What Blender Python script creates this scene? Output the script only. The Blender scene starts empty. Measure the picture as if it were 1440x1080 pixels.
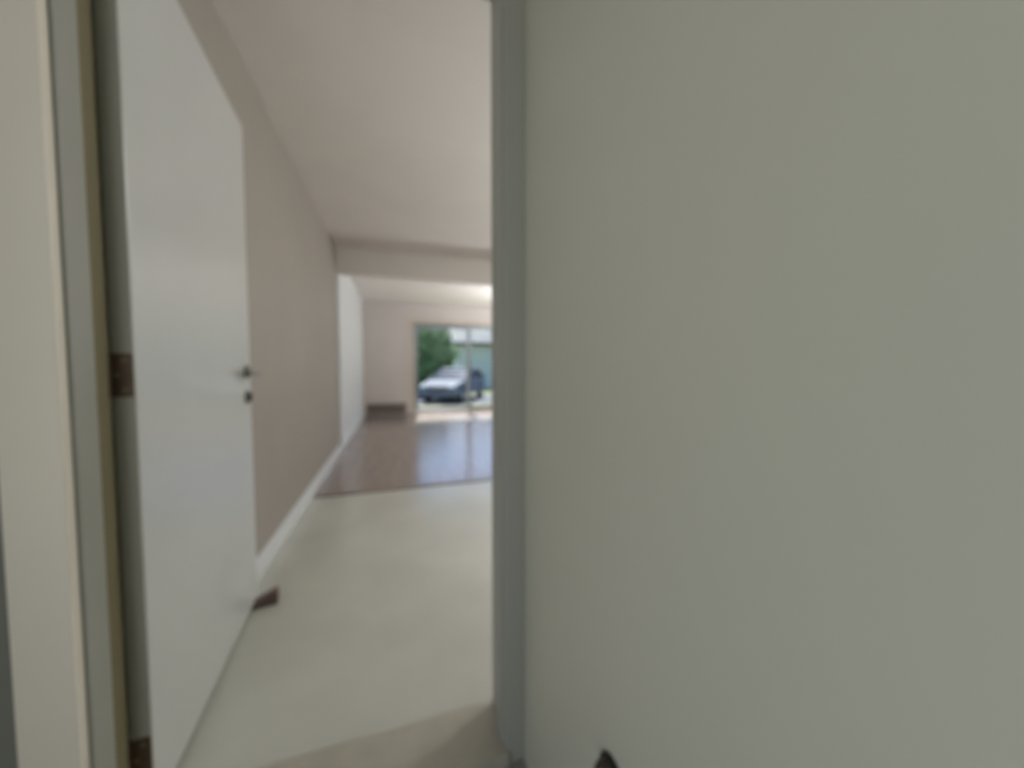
import bpy, bmesh, math, random
from mathutils import Vector, Matrix
random.seed(7)
PI = math.pi
S = bpy.context.scene
COL = S.collection

# ------------------------------------------------------------------ camera
# X = to the right across the doorway, Y = through the doorway into the house, Z = up
FPX = 500.0                                   # focal length in pixels of a 1440 px wide frame
cam_d = bpy.data.cameras.new('camera')
cam = bpy.data.objects.new('camera', cam_d); COL.objects.link(cam)
cam_d.sensor_width = 36.0
cam_d.lens = FPX / 1440.0 * 36.0
cam_d.clip_start = 0.02; cam_d.clip_end = 500
cam.location = (0, 0, 0.97)
cam.rotation_euler = (math.radians(90 - 2.6), 0, math.radians(-18.1))
cam_d.dof.use_dof = True                      # the photograph is soft all over
cam_d.dof.focus_distance = 0.10
cam_d.dof.aperture_fstop = 5.8
S.camera = cam

# ------------------------------------------------------------------ world, sun, fill lights, exposure
W = bpy.data.worlds.new('World'); S.world = W; W.use_nodes = True
nt = W.node_tree; nt.nodes.clear()
wo = nt.nodes.new('ShaderNodeOutputWorld'); bg = nt.nodes.new('ShaderNodeBackground')
sky = nt.nodes.new('ShaderNodeTexSky'); sky.sky_type = 'NISHITA'
sky.sun_disc = False; sky.sun_elevation = math.radians(54); sky.sun_rotation = math.radians(10)
sky.air_density = 1.0; sky.dust_density = 1.5; sky.ozone_density = 5.0
bg.inputs['Strength'].default_value = 0.16
nt.links.new(sky.outputs[0], bg.inputs['Color']); nt.links.new(bg.outputs[0], wo.inputs[0])

sd = bpy.data.lights.new('sun', 'SUN'); sd.energy = 7.5; sd.angle = math.radians(1.0); sd.color = (1, .93, .82)
so = bpy.data.objects.new('sun', sd); COL.objects.link(so)
so.rotation_euler = Vector((0.06, 0.60, 0.80)).to_track_quat('Z', 'Y').to_euler()

def area(name, loc, size, energy, color, direction=(0, 0, -1)):
    d = bpy.data.lights.new(name, 'AREA'); d.shape = 'DISK'; d.size = size; d.energy = energy; d.color = color
    o = bpy.data.objects.new(name, d); COL.objects.link(o); o.location = loc
    o.rotation_euler = Vector(direction).to_track_quat('-Z', 'Y').to_euler()
    return o
# added unseen fill lights: two aimed up, one down, one in the porch
area('hall_fill_up', (2.5, 1.7, 1.25), .5, 22, (1, .99, .985), (-.15, 0, 1))
area('hall_fill_down', (2.3, 1.9, 2.28), .5, 16, (1, .99, .985))
area('living_fill_up', (2.85, 5.7, 1.2), .5, 38, (.97, .985, 1.0), (-.15, 0, 1))
pl = area('porch_fill', (-.87, -.6, 1.2), .8, 5.4, (1, .985, .955), (1, 1.1, 0))      # added fill light in the left porch opening, grading the right wall
pl.data.shape = 'RECTANGLE'; pl.data.size = .7; pl.data.size_y = 2.1

S.view_settings.view_transform = 'Standard'
S.view_settings.look = 'None'
S.view_settings.gamma = 1.0
S.view_settings.use_curve_mapping = False
S.view_settings.exposure = 1.0

# ------------------------------------------------------------------ helpers
def lin(r, g, b):
    f = lambda c: (c/255/12.92) if c <= 10 else ((c/255+.055)/1.055)**2.4
    return (f(r), f(g), f(b), 1)

def mat(name, rgb, rough=.5, metal=0.0, spec=.5, noise=0.0, scale=8.0, bump=0.0, detail=4, rgb2=None):
    m = bpy.data.materials.new(name); m.use_nodes = True
    n = m.node_tree.nodes; l = m.node_tree.links; b = n['Principled BSDF']
    b.inputs['Base Color'].default_value = lin(*rgb); b.inputs['Roughness'].default_value = rough
    b.inputs['Metallic'].default_value = metal; b.inputs['Specular IOR Level'].default_value = spec
    if noise or bump or rgb2:
        tc = n.new('ShaderNodeTexCoord'); nz = n.new('ShaderNodeTexNoise')
        nz.inputs['Scale'].default_value = scale; nz.inputs['Detail'].default_value = detail
        l.new(tc.outputs['Object'], nz.inputs['Vector'])
        if noise or rgb2:
            mx = n.new('ShaderNodeMix'); mx.data_type = 'RGBA'
            c = lin(*rgb)
            a2 = lin(*rgb2) if rgb2 else tuple(x*(1-noise) for x in c[:3]) + (1,)
            mx.inputs[6].default_value = a2; mx.inputs[7].default_value = c
            rp = n.new('ShaderNodeMapRange'); rp.inputs[1].default_value = .35; rp.inputs[2].default_value = .65
            l.new(nz.outputs['Fac'], rp.inputs[0]); l.new(rp.outputs[0], mx.inputs[0])
            l.new(mx.outputs[2], b.inputs['Base Color'])
        if bump:
            bp = n.new('ShaderNodeBump'); bp.inputs['Strength'].default_value = bump; bp.inputs['Distance'].default_value = .004
            n2 = n.new('ShaderNodeTexNoise'); n2.inputs['Scale'].default_value = scale*12
            l.new(tc.outputs['Object'], n2.inputs['Vector'])
            l.new(n2.outputs['Fac'], bp.inputs['Height']); l.new(bp.outputs[0], b.inputs['Normal'])
    return m

def bx(bm, x0, x1, y0, y1, z0, z1, bevel=0.0):
    r = bmesh.ops.create_cube(bm, size=1)
    vs = r['verts']
    for v in vs:
        v.co = Vector((x0+(v.co.x+.5)*(x1-x0), y0+(v.co.y+.5)*(y1-y0), z0+(v.co.z+.5)*(z1-z0)))
    if bevel:
        es = list({e for v in vs for e in v.link_edges})
        bmesh.ops.bevel(bm, geom=es, offset=bevel, segments=2, profile=.5, affect='EDGES')
    return bm

def cyl(bm, p, axis, r, h, seg=24, r2=None, bevel=0):
    q = Vector((0, 0, 1)).rotation_difference(Vector(axis)).to_matrix().to_4x4()
    M = Matrix.Translation(Vector(p)) @ q
    res = bmesh.ops.create_cone(bm, cap_ends=True, segments=seg, radius1=r, radius2=r if r2 is None else r2, depth=h, matrix=M)
    return bm

def prism(bm, poly, x0, x1, inset=0):
    """polygon in the Y-Z plane pushed along X"""
    a = [bm.verts.new((x0, y, z)) for y, z in poly]; b = [bm.verts.new((x1, y, z)) for y, z in poly]
    n = len(poly)
    bm.faces.new(a); bm.faces.new(list(reversed(b)))
    for i in range(n):
        bm.faces.new((a[i], b[i], b[(i+1) % n], a[(i+1) % n]))
    bmesh.ops.recalc_face_normals(bm, faces=bm.faces)
    return bm

def obj(name, bm, m, parent=None, smooth=False):
    bmesh.ops.recalc_face_normals(bm, faces=bm.faces)
    me = bpy.data.meshes.new(name); bm.to_mesh(me); bm.free()
    for mm in (m if isinstance(m, (list, tuple)) else [m]): me.materials.append(mm)
    if smooth:
        for p in me.polygons: p.use_smooth = True
        try: me.set_sharp_from_angle(angle=math.radians(40))
        except Exception: pass
    o = bpy.data.objects.new(name, me); COL.objects.link(o)
    if parent: o.parent = parent
    return o

def NB(): return bmesh.new()
def boxobj(name, m, parent, *a, bevel=0.0):
    return obj(name, bx(NB(), *a, bevel=bevel), m, parent)

def empty(name, loc=(0, 0, 0), rz=0):
    o = bpy.data.objects.new(name, None); COL.objects.link(o); o.location = loc; o.rotation_euler = (0, 0, rz)
    o.empty_display_size = .1
    return o

def tag(o, label=None, cat=None, group=None, kind=None):
    if label: o['label'] = label
    if cat: o['category'] = cat
    if group: o['group'] = group
    if kind: o['kind'] = kind
    return o

# ------------------------------------------------------------------ materials
M_door = mat('door_paint', (200, 203, 200), rough=.28, spec=.9, noise=.04, scale=2.5, bump=.03)
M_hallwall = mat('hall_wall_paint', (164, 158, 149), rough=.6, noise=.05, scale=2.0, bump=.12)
M_backwall = mat('living_wall_paint', (206, 200, 196), rough=.6, noise=.03, scale=2.0, bump=.1)
M_ceil = mat('ceiling_paint', (224, 219, 213), rough=.85, noise=.03, scale=3, bump=.25)
M_ceil2 = mat('living_ceiling_paint', (226, 222, 218), rough=.85, noise=.03, scale=3, bump=.25)
M_casing = mat('casing_paint', (232, 226, 212), rough=.4, noise=.03, scale=3)
M_jamb = mat('jamb_paint', (160, 161, 152), rough=.45, noise=.04, scale=3)
M_white = mat('white_trim_paint', (222, 226, 228), rough=.4)
M_porch = mat('porch_wall_paint', (192, 191, 176), rough=.40, noise=.035, scale=1.6, bump=.08)
M_siding = mat('porch_front_paint', (128, 130, 122), rough=.6, noise=.06, scale=3, bump=.1)
M_tile = mat('hall_floor_vinyl', (190, 191, 181), rough=.24, spec=.7, noise=.08, scale=3.2, detail=6)
M_slab = mat('porch_slab_concrete', (150, 148, 138), rough=.7, noise=.15, scale=6, bump=.2)
M_sill = mat('threshold_metal', (172, 168, 154), rough=.45, metal=.1, noise=.1, scale=14)
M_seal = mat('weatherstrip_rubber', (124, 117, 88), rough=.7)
M_hinge = mat('bronze_hinge', (98, 82, 66), rough=.45, metal=.3, noise=.25, scale=30)
M_handle = mat('satin_nickel', (150, 150, 142), rough=.4, metal=.8)
M_wedge = mat('brown_rubber', (118, 98, 92), rough=.7, noise=.15, scale=40)
M_outlet = mat('brown_plastic', (52, 44, 40), rough=.35)
M_outlet2 = mat('dark_plastic', (30, 26, 24), rough=.4)
M_screw = mat('screw_steel', (150, 145, 138), rough=.4, metal=.9)
M_vent = mat('taupe_vent', (150, 140, 132), rough=.5)
M_ventdark = mat('vent_shadow', (84, 78, 74), rough=.8)
M_frame = mat('window_frame_aluminium', (150, 156, 160), rough=.4, metal=.3)
M_tan = mat('tan_window_casing', (206, 194, 180), rough=.5, noise=.05, scale=4)
M_reducer = mat('reducer_strip_wood', (112, 98, 88), rough=.4, noise=.2, scale=12)

def wood_floor():
    m = bpy.data.materials.new('dark_wood_floor'); m.use_nodes = True
    n = m.node_tree.nodes; l = m.node_tree.links; b = n['Principled BSDF']
    tc = n.new('ShaderNodeTexCoord'); mp = n.new('ShaderNodeMapping'); mp.inputs['Scale'].default_value = (6, .7, 1)
    nz = n.new('ShaderNodeTexNoise'); nz.inputs['Scale'].default_value = 3; nz.inputs['Detail'].default_value = 6
    cr = n.new('ShaderNodeMix'); cr.data_type = 'RGBA'
    cr.inputs[6].default_value = lin(126, 112, 104); cr.inputs[7].default_value = lin(154, 140, 132)
    l.new(tc.outputs['Object'], mp.inputs['Vector']); l.new(mp.outputs[0], nz.inputs['Vector'])
    l.new(nz.outputs['Fac'], cr.inputs[0]); l.new(cr.outputs[2], b.inputs['Base Color'])
    b.inputs['Roughness'].default_value = .2; b.inputs['Specular IOR Level'].default_value = .85
    return m
M_wood = wood_floor()

def glass():
    m = bpy.data.materials.new('window_glass'); m.use_nodes = True
    n = m.node_tree.nodes; l = m.node_tree.links; n.clear()
    out = n.new('ShaderNodeOutputMaterial'); mx = n.new('ShaderNodeMixShader')
    tr = n.new('ShaderNodeBsdfTransparent'); tr.inputs[0].default_value = (.88, .92, .95, 1)
    gl = n.new('ShaderNodeBsdfGlossy'); gl.inputs['Roughness'].default_value = .02
    lw = n.new('ShaderNodeLayerWeight'); lw.inputs[0].default_value = .5
    pw = n.new('ShaderNodeMath'); pw.operation = 'POWER'; pw.inputs[1].default_value = 4.0
    fr = n.new('ShaderNodeMath'); fr.operation = 'MULTIPLY_ADD'; fr.inputs[1].default_value = .6; fr.inputs[2].default_value = .025
    l.new(lw.outputs['Facing'], pw.inputs[0]); l.new(pw.outputs[0], fr.inputs[0]); l.new(fr.outputs[0], mx.inputs[0]); l.new(tr.outputs[0], mx.inputs[1]); l.new(gl.outputs[0], mx.inputs[2])
    l.new(mx.outputs[0], out.inputs[0])
    return m
M_glass = glass()

# ------------------------------------------------------------------ setting
XL, XR = -.62, 3.20            # side walls of the house
YD0, YD1 = .83, .95            # the entrance wall, outer and inner face
YT, YH, YB = 2.96, 4.48, 7.80  # floor change, header, far wall
CH = 2.32
JL, JR = -.56, .257            # rough opening
HEAD = 1.932

tag(boxobj('floor', M_tile, None, XL-.1, XR+.1, YD1-.04, YT, -.12, 0), 'pale grey-green hall floor inside the open doorway', kind='structure')
tag(boxobj('floor', M_wood, None, XL-.1, XR+.1, YT, YB+.14, -.12, 0), 'glossy dark brown living room floor reflecting the window', kind='structure')
tag(boxobj('floor', M_slab, None, -3.2, .46, -2.6, YD0, -.14, -.025), 'concrete floor outside the doorway', kind='structure')
tag(boxobj('trim_1', M_reducer, None, XL, XR, YT-.025, YT+.025, 0, .006, bevel=.002), 'brown reducer strip between hall floor and wood floor', kind='structure')
tag(boxobj('trim_2', M_sill, None, JL, JR, YD0-.03, YD1+.01, -.025, .012, bevel=.005), 'dull metal threshold under the doorway', kind='structure')

tag(boxobj('ceiling', M_ceil, None, XL-.1, XR+.1, YD1-.04, YH+.05, CH, CH+.1), 'beige-grey hall ceiling', kind='structure')
tag(boxobj('ceiling', M_ceil2, None, XL-.1, XR+.1, YH+.05, YB+.14, CH, CH+.1), 'bright living room ceiling beyond the header', kind='structure')
tag(boxobj('wall_header', M_ceil, None, XL, XR, YH-.05, YH+.05, 2.03, CH), 'beam between hall and living room', kind='structure')
tag(boxobj('ceiling', M_siding, None, -3.2, .46, -2.6, YD0, 2.42, 2.52), 'porch ceiling over the viewer', kind='structure')

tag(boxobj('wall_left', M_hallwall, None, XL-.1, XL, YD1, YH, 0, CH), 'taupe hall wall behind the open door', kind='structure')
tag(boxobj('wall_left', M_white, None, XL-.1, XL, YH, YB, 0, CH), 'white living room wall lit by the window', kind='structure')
tag(boxobj('wall_right', M_hallwall, None, XR, XR+.1, YD1, YB, 0, CH), 'right wall of the house interior', kind='structure')

# entrance wall with the doorway in it
b = NB()
bx(b, -3.2, JL, YD0, YD1, -.14, 2.52); bx(b, JR, XR+.1, YD0, YD1, -.14, 2.52); bx(b, JL, JR, YD0, YD1, HEAD+.02, 2.52)
tag(obj('wall_front', b, M_siding), 'grey entrance wall around the doorway', kind='structure')
# porch side wall, close on the viewer's right
tag(boxobj('wall_porch', M_porch, None, .297, .46, -2.6, YD0, -.14, 2.46), 'plain light grey wall close beside the doorway on the right', kind='structure')

tag(boxobj('wall_blocker_back', M_siding, None, -1.02, .46, -1.55, -1.45, -.14, 2.46), 'unseen added wall behind the viewer, blocking skylight', kind='structure')  # unseen wall added to cut the skylight reaching the porch
b = NB(); bx(b, -1.02, -.90, -1.45, -1.05, -.14, 2.46); bx(b, -1.02, -.90, -.05, YD0, -.14, 2.46); bx(b, -1.02, -.90, -1.05, -.05, 2.32, 2.46)
tag(obj('wall_blocker_left', b, M_siding), 'unseen added side wall, its opening shaping the light on the right wall', kind='structure')  # unseen wall added so its gap shapes light on the right wall

# far wall with the opening for the glazed slider
WX0, WX1, WZ0, WZ1 = .36, 2.74, .03, 1.93
b = NB()
bx(b, XL-.1, WX0, YB, YB+.14, -.5, CH+.1); bx(b, WX1, XR+.1, YB, YB+.14, -.5, CH+.1)
bx(b, WX0, WX1, YB, YB+.14, WZ1, CH+.1); bx(b, WX0, WX1, YB, YB+.14, -.5, WZ0)
tag(obj('wall_back', b, M_backwall), 'beige far wall around the big window', kind='structure')

# baseboards
tag(boxobj('baseboard_left', M_white, None, XL, XL+.014, YD1+.001, YB, 0, .10, bevel=.003), 'white baseboard along the left wall', kind='structure')
tag(boxobj('baseboard_back', M_backwall, None, XL+.015, WX0-.08, YB-.014, YB, 0, .09, bevel=.003), 'baseboard along far wall', kind='structure')
# casing on the left wall at the header
tag(boxobj('trim_3', M_white, None, XL, XL+.03, YH-.09, YH+.05, .0, 2.03, bevel=.004), 'white casing post under the left end of the beam', kind='structure')

# doorway frame: jamb with stop, casing
def frame_part(name, m, boxes, label):
    b = NB()
    for q in boxes: bx(b, *q, bevel=.0025)
    return tag(obj(name, b, m), label, kind='structure')
frame_part('trim_4', M_jamb, [(JL, JL+.024, YD0-.002, .880, .012, HEAD)], 'grey painted stop of the hinge-side door jamb')
frame_part('trim_4', M_jamb, [(JR-.015, JR, YD0-.002, .880, .012, HEAD), (JR-.006, JR, .880, YD1, .012, HEAD)], 'grey painted latch-side door jamb')
frame_part('trim_4', M_jamb, [(JL, JR, YD0-.002, .893, HEAD-.015, HEAD+.02), (JL, JR, .893, YD1, HEAD, HEAD+.02)], 'door frame head jamb')
frame_part('trim_5', M_casing, [(JL-.062, JL+.018, YD0-.022, YD0, -.025, HEAD+.07)], 'cream door casing at far left beside the hinges')
frame_part('trim_5', M_jamb, [(JR-.008, .297, YD0-.02, YD0, -.025, HEAD+.07)], 'narrow grey casing squeezed against the right wall')
frame_part('trim_5', M_casing, [(JL+.018, JR-.008, YD0-.022, YD0, HEAD-.008, HEAD+.07)], 'head casing above the doorway')
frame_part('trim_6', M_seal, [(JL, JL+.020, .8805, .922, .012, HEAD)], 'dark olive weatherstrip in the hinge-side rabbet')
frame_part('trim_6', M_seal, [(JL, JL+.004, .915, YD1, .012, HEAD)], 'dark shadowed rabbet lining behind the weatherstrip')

# ------------------------------------------------------------------ the open door (local: x along the leaf from the hinge, y = thickness, front face at y=0)
DL, DT, DH0, DH1 = .785, .035, .014, 1.925
hinge = Vector((-.506, .930, 0)); edge = Vector((-.564, 1.712, 0))
ang = math.atan2(edge.y-hinge.y, edge.x-hinge.x)
door = obj('door_1', bx(NB(), 0, DL, 0, DT, DH0, DH1, bevel=.003), M_door)
door.location = hinge; door.rotation_euler = (0, 0, ang)
tag(door, 'pale grey door standing open against the left hall wall', kind='structure')
M_edge = mat('door_edge_grey', (168, 168, 158), rough=.55)  # hinge-side edge given a duller grey than the door face
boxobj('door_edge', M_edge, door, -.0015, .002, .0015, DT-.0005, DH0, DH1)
LZ, BX = .955, DL-.06
def lever(side):
    y = 0 if side < 0 else DT
    b = NB(); cyl(b, (BX, y+side*.005, LZ), (0, 1, 0), .027, .010, 28)
    r = obj('lever_rosette', b, M_handle, door, True)
    b = NB(); cyl(b, (BX, y+side*.026, LZ), (0, 1, 0), .0095, .034, 16)
    bx(b, BX-.118, BX+.012, y+side*.041-.007, y+side*.041+.007, LZ-.011, LZ+.011, bevel=.005)
    obj('lever_handle', b, M_handle, r, True)
    b = NB(); cyl(b, (BX, y+side*.004, LZ-.098), (0, 1, 0), .026, .008, 28)
    k = obj('lock_rosette', b, M_handle, door, True)
    b = NB(); cyl(b, (BX, y+side*.010, LZ-.094), (0, 1, 0), .0095, .012, 18); bx(b, BX-.005, BX+.005, y+side*.010-.006, y+side*.010+.006, LZ-.118, LZ-.098, bevel=.002)
    obj('lock_cylinder', b, M_outlet2, k, True)
lever(-1)
# latch face plate on the swinging edge
boxobj('latch_plate', M_handle, door, DL-.001, DL+.002, .008, .032, LZ-.13, LZ+.07, bevel=.001)
b = NB(); bx(b, DL, DL+.009, .014, .026, LZ-.012, LZ+.012, bevel=.002); obj('latch_bolt', b, M_handle, door)
# hinges on the edge that faces the viewer
for hz in (.142, .955, 1.768):
    b = NB()
    bx(b, -.0035, .0005, .002, DT, hz-.044, hz+.044, bevel=.001)          # leaf let into the door edge
    h = obj('hinge', b, M_hinge, door)
    b = NB()
    for i in range(5):
        z = hz-.044+.0176*(i+.5); cyl(b, (-.004, DT+.006, z), (0, 0, 1), .0075, .0166, 16)
    obj('hinge_knuckle', b, M_hinge, h, True)
    b = NB(); bx(b, -.010, -.004, DT-.002, DT+.034, hz-.044, hz+.044, bevel=.001)
    obj('hinge_leaf', b, M_hinge, h)
    for i in (-1, 0, 1):
        b = NB(); cyl(b, (-.004, .014 if i else .026, hz+i*.030), (1, 0, 0), .0042, .0024, 12)
        obj('screw', b, M_seal, h)

# rubber wedge under the door
wd = NB()
prism(wd, [(0, 0), (.115, 0), (.115, .050), (.108, .052), (0, .006)], -.026, .026)
bmesh.ops.bevel(wd, geom=list(wd.edges), offset=.003, segments=2, affect='EDGES')
w = obj('door_wedge', wd, M_wedge); w.location = (-.592, 1.655, .0005); w.rotation_euler = (0, 0, -PI/2+math.radians(8))
tag(w, 'small reddish brown rubber wedge on the floor by the open door', 'door wedge')

# ------------------------------------------------------------------ round bumper on the porch wall, just showing at the bottom of the frame
ou = empty('wall_bumper', (.297, .425, .366))
tag(ou, 'dark brown round door bumper low on the light grey right wall', 'door stop')
b = NB(); cyl(b, (-.003, 0, 0), (1, 0, 0), .030, .006, 32); obj('base_plate', b, M_outlet2, ou, True)
b = NB(); bmesh.ops.create_uvsphere(b, u_segments=28, v_segments=16, radius=.026)
bmesh.ops.delete(b, geom=[v for v in b.verts if v.co.z < -.001], context='VERTS')
bmesh.ops.transform(b, matrix=Matrix.Translation((-.006, 0, 0)) @ Matrix.Rotation(-PI/2, 4, 'Y'), verts=b.verts)
obj('rubber_dome', b, M_outlet, ou, True)

# ------------------------------------------------------------------ floor-level grille on the far wall
vx0, vx1 = -.58, .20
ve = empty('vent_grille', ((vx0+vx1)/2, YB-.02, .015)); hw = (vx1-vx0)/2
tag(ve, 'low taupe grille at the foot of the far wall left of the window', 'vent')
obj('back_plate', bx(NB(), -hw, hw, .0, .005, 0, .22), M_ventdark, ve)
b = NB()
bx(b, -hw, hw, -.012, 0, .20, .22, bevel=.002); bx(b, -hw, hw, -.012, 0, 0, .02, bevel=.002)
bx(b, -hw, -hw+.02, -.012, 0, .02, .20, bevel=.002); bx(b, hw-.02, hw, -.012, 0, .02, .20, bevel=.002)
obj('frame', b, M_vent, ve)
sm = None
for i in range(9):
    z = .03+.019*i
    if sm is None:
        s0 = boxobj('slat', M_vent, ve, -hw+.02, hw-.02, -.006, .006, -.0015, .0015); s = s0; sm = s0.data
    else:
        s = s0.copy(); COL.objects.link(s); s.parent = ve
    s.location = (0, -.005, z); s.rotation_euler = (math.radians(40), 0, 0)

# ------------------------------------------------------------------ sliding window
win = empty('window_1', (0, YB, 0)); tag(win, 'big sliding glass window in the far wall', kind='structure')
fw = .055
b = NB()
bx(b, WX0, WX1, .03, .12, WZ1-fw, WZ1, bevel=.004); bx(b, WX0, WX1, .03, .12, WZ0, WZ0+.035, bevel=.004)
bx(b, WX0, WX0+fw*.7, .03, .12, WZ0+.035, WZ1-fw, bevel=.004); bx(b, WX1-fw*.7, WX1, .03, .12, WZ0+.035, WZ1-fw, bevel=.004)
obj('window_frame', b, M_frame, win)
XM = 1.56
def panel(x0, x1, y):
    b = NB(); sw = .05
    bx(b, x0, x0+sw, y, y+.03, WZ0+.035, WZ1-fw, bevel=.003); bx(b, x1-sw, x1, y, y+.03, WZ0+.035, WZ1-fw, bevel=.003)
    bx(b, x0+sw, x1-sw, y, y+.03, WZ1-fw-.05, WZ1-fw, bevel=.003); bx(b, x0+sw, x1-sw, y, y+.03, WZ0+.035, WZ0+.095, bevel=.003)
    s = obj('sash', b, M_frame, win)
    obj('pane', bx(NB(), x0+sw, x1-sw, y+.012, y+.018, WZ0+.09, WZ1-fw-.05), M_glass, s)
    return s
panel(WX0+.038, XM+.05, .085); s2 = panel(XM-.05, WX1-.038, .045)
boxobj('window_handle', M_handle, s2, XM-.035, XM-.015, .02, .045, .85, 1.05, bevel=.004)
b = NB()
bx(b, WX0-.075, WX0, -.018, 0, 0, WZ1+.075, bevel=.003); bx(b, WX1, WX1+.075, -.018, 0, 0, WZ1+.075, bevel=.003); bx(b, WX0, WX1, -.018, 0, WZ1, WZ1+.075, bevel=.003)
obj('window_casing', b, M_tan, win)

# ------------------------------------------------------------------ outdoors
M_lawn = mat('dry_lawn', (112, 112, 72), rough=.9, rgb2=(86, 98, 56), scale=.6)
M_asph = mat('asphalt', (66, 72, 84), rough=.85, noise=.15, scale=2)
GZ = -.5
tag(boxobj('ground', M_lawn, None, -60, 70, YB+.14, 120, GZ-.3, GZ), 'yellow-green lawn outside the window', kind='structure')
tag(boxobj('ground', M_slab, None, -60, 70, -60, -2.6, GZ-.3, GZ), 'ground behind the viewer', kind='structure')
tag(boxobj('road', M_asph, None, -60, 70, 14.3, 18.6, GZ-.05, GZ+.02), 'blue-grey asphalt street beyond the window', kind='structure')

# tree
M_leaf = mat('leaf_green', (136, 166, 92), rough=.6, rgb2=(88, 118, 70), scale=1.3)
M_bark = mat('bark', (92, 78, 62), rough=.9, noise=.3, scale=9, bump=.3)
tr = empty('tree', (1.55, 19.8, GZ)); tag(tr, 'dense round green tree at the left side of the window view', 'tree')
tb = NB()
def limb(p, q, r0, r1):
    p = Vector(p); q = Vector(q); cyl(tb, (p+q)/2, q-p, r0, (q-p).length, 10, r1)
limb((0, 0, 0), (.05, 0, 1.0), .17, .12)
for k in range(7):
    a = k*2*PI/7; limb((.05, 0, .75), (.9*math.cos(a), .9*math.sin(a), 2.0+.4*(k % 3)), .07, .02)
obj('trunk', tb, M_bark, tr, True)
lb = NB()
blobs = [(0, 0, 2.4, 1.55), (-.9, .1, 1.9, 1.1), (.75, -.2, 2.1, 1.05), (.1, -.5, 1.3, 1.1), (-.4, .2, 3.5, 1.0), (.55, .1, 3.2, .85), (-.8, -.3, 1.0, .85), (.8, .2, 1.2, .8), (0, -.3, .5, .8), (-.9, -.2, .4, .7), (.8, 0, .5, .7), (-1.5, 0, .6, .8), (-1.6, .2, 1.6, .8)]
for cx, cy, cz, r in blobs:
    for i in range(int(620*r)):
        d = Vector((random.gauss(0, 1), random.gauss(0, 1), random.gauss(0, 1))).normalized()
        p = Vector((cx, cy, cz)) + d*r*(.62+.4*random.random())
        n = (d+Vector((random.uniform(-.7, .7), random.uniform(-.7, .7), random.uniform(-.4, .9)))).normalized()
        t = n.orthogonal().normalized(); t.rotate(Matrix.Rotation(random.uniform(0, 6.28), 3, n)); u = n.cross(t)
        s = random.uniform(.10, .17)
        v = [lb.verts.new(p+t*s), lb.verts.new(p+u*s*.5+n*.02), lb.verts.new(p-t*s), lb.verts.new(p-u*s*.5+n*.02)]
        lb.faces.new(v)
fo = obj('foliage', lb, M_leaf, tr); fo['kind'] = 'stuff'

# house across the street
M_hw = mat('house_render', (222, 224, 208), rough=.8, noise=.05, scale=1)
M_roof = mat('house_roof', (62, 72, 78), rough=.8, noise=.15, scale=4)
M_hglass = mat('house_window_glass', (84, 104, 116), rough=.12)
hs = empty('house', (9.0, 24.5, GZ)); tag(hs, 'pale teal house across the street behind the car', 'house')
obj('wall', bx(NB(), -4.9, 5.5, 0, 7, 0, 3.1), M_hw, hs)
b = NB(); bb = [(-.7, 3.05), (7.7, 3.05), (7.7, 3.2), (3.5, 5.2), (-.7, 3.2)]
prism(b, bb, -5.4, 6.0); obj('roof', b, M_roof, hs)
for wx in (-.9, 3.7):
    b = NB()
    bx(b, wx-.75, wx+.75, -.05, .03, .95, 1.03); bx(b, wx-.75, wx+.75, -.05, .03, 2.2, 2.28); bx(b, wx-.75, wx-.67, -.05, .03, 1.03, 2.2); bx(b, wx+.67, wx+.75, -.05, .03, 1.03, 2.2); bx(b, wx-.03, wx+.03, -.05, .03, 1.03, 2.2)
    f = obj('window', b, M_white, hs); obj('pane', bx(NB(), wx-.67, wx+.67, -.01, .01, 1.03, 2.2), M_hglass, f)
d = obj('door', bx(NB(), .75, 1.65, -.04, .02, .1, 2.15, bevel=.01), M_white, hs)

# parked car
M_car = mat('car_paint', (112, 116, 126), rough=.6, spec=.05)
M_cglass = mat('car_glass', (38, 46, 58), rough=.12, spec=.25)
M_tyre = mat('tyre_rubber', (30, 30, 32), rough=.8)
M_hub = mat('wheel_rim', (150, 152, 156), rough=.3, metal=.9)
M_lamp = mat('lamp_lens', (224, 226, 228), rough=.15)
M_red = mat('tail_lamp_lens', (140, 24, 22), rough=.2)
M_black = mat('black_trim', (36, 38, 42), rough=.6)
car = empty('car', (2.62, 16.4, GZ+.02), 0); tag(car, 'grey-blue hatchback car parked outside the window', 'car')
# local: nose towards -y, profile in y-z, width along x
def loft(profile, half):
    """profile: list of (y, z, halfwidth) going round the side outline; two copies joined, bevelled"""
    bm = NB()
    a = [bm.verts.new((-h, y, z)) for y, z, h in profile]; c = [bm.verts.new((h, y, z)) for y, z, h in profile]
    n = len(profile)
    bm.faces.new(a); bm.faces.new(list(reversed(c)))
    for i in range(n): bm.faces.new((a[i], c[i], c[(i+1) % n], a[(i+1) % n]))
    bmesh.ops.recalc_face_normals(bm, faces=bm.faces)
    bmesh.ops.bevel(bm, geom=list(bm.edges), offset=half, segments=3, affect='EDGES', clamp_overlap=True)
    return bm
def arch(cy, r, n=8):
    return [(cy + r*math.cos(PI*k/n)*-1, .30 + r*math.sin(PI*k/n)) for k in range(n+1)]
low = [(-2.05, .30), (-2.12, .45), (-2.10, .68), (-1.95, .78), (-1.0, .93), (-.8, .95), (1.75, .98), (2.0, .92), (2.08, .6), (2.02, .30)]
back_arch = list(reversed(arch(1.28, .36))); front_arch = list(reversed(arch(-1.32, .36)))
prof = [(y, z, .86 if abs(y) < 1.9 else .78) for y, z in low] + [(y, max(z, .24), .86) for y, z in back_arch] + [(y, max(z, .24), .86) for y, z in front_arch]
obj('body', loft(prof, .02), M_car, car, True)
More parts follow.
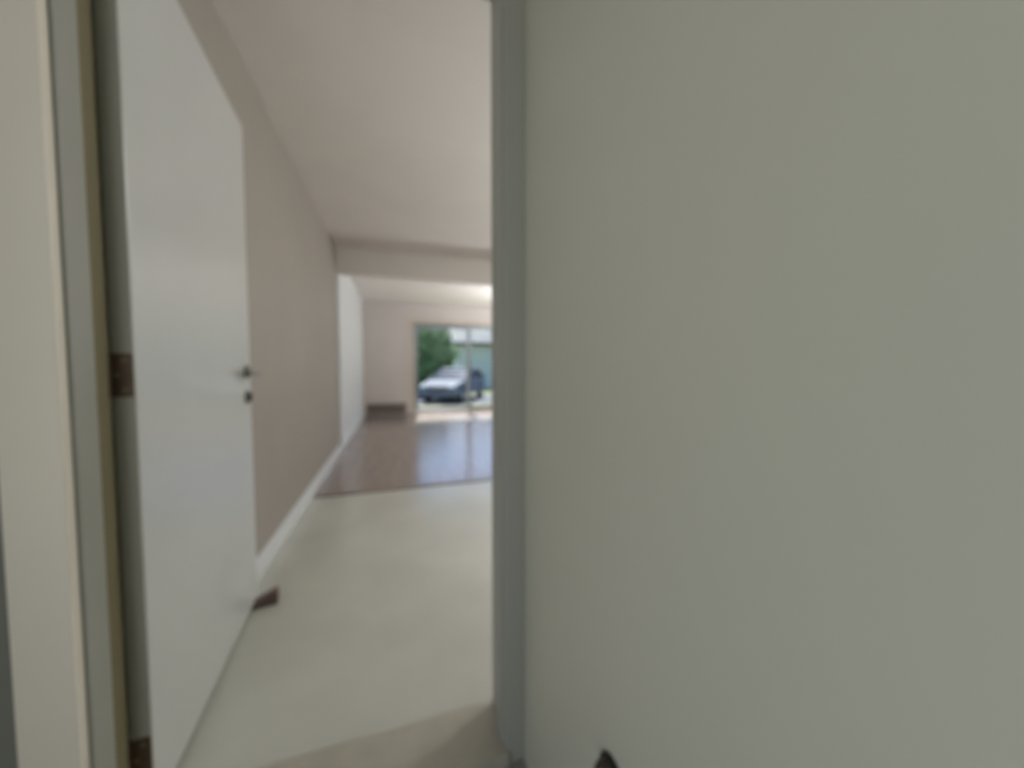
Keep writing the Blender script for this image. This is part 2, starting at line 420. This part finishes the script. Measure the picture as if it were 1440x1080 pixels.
def cab(z0, z1, y0, y1, y2, y3, w0, w1, name, m, bev):
    bm = NB()
    v = [bm.verts.new(p) for p in [(-w0, y0, z0), (w0, y0, z0), (w0, y3, z0), (-w0, y3, z0), (-w1, y1, z1), (w1, y1, z1), (w1, y2, z1), (-w1, y2, z1)]]
    for f in [(0, 1, 2, 3), (4, 5, 6, 7), (0, 1, 5, 4), (1, 2, 6, 5), (2, 3, 7, 6), (3, 0, 4, 7)]: bm.faces.new([v[i] for i in f])
    bmesh.ops.recalc_face_normals(bm, faces=bm.faces)
    bmesh.ops.bevel(bm, geom=list(bm.edges), offset=bev, segments=2, affect='EDGES')
    return obj(name, bm, m, car, True)
cab(.92, 1.40, -.92, -.18, 1.45, 1.98, .79, .60, 'glasshouse', M_cglass, .03)
cab(1.385, 1.46, -.24, -.10, 1.40, 1.56, .62, .54, 'roof', M_car, .02)
def bar(p, q, r, name='pillar'):
    bm = NB(); p = Vector(p); q = Vector(q); cyl(bm, (p+q)/2, q-p, r, (q-p).length, 8); return obj(name, bm, M_car, car, True)
for s in (-1, 1):
    bar((s*.79, -.93, .93), (s*.60, -.17, 1.41), .035); bar((s*.80, .45, .94), (s*.61, .5, 1.41), .03); bar((s*.79, 1.97, .93), (s*.60, 1.46, 1.41), .06)
    for cy in (-1.32, 1.28):
        bm = NB(); cyl(bm, (s*.76, cy, .31), (1, 0, 0), .31, .20, 28); wh = obj('wheel', bm, M_tyre, car, True)
        bm = NB(); cyl(bm, (s*.845, cy, .31), (1, 0, 0), .20, .04, 20)
        obj('wheel_rim', bm, M_hub, wh, True)
    obj('headlamp', bx(NB(), s*.62-.15, s*.62+.15, -2.11, -1.93, .62, .74, bevel=.03), M_lamp, car, True)
    obj('tail_lamp', bx(NB(), s*.64-.12, s*.64+.12, 1.98, 2.10, .66, .86, bevel=.02), M_red, car, True)
    obj('side_mirror', bx(NB(), s*.90-.09, s*.90+.09, -.72, -.60, .95, 1.07, bevel=.03), M_car, car, True)
    for hy in (.25, 1.05):
        obj('door_handle', bx(NB(), s*.865-.012, s*.865+.012, hy, hy+.16, .82, .85, bevel=.005), M_black, car)
obj('grille', bx(NB(), -.42, .42, -2.14, -2.05, .50, .64, bevel=.02), M_black, car)
obj('bumper', bx(NB(), -.78, .78, -2.17, -1.98, .30, .45, bevel=.03), M_car, car, True)
car.rotation_euler = (0, 0, math.radians(-30))
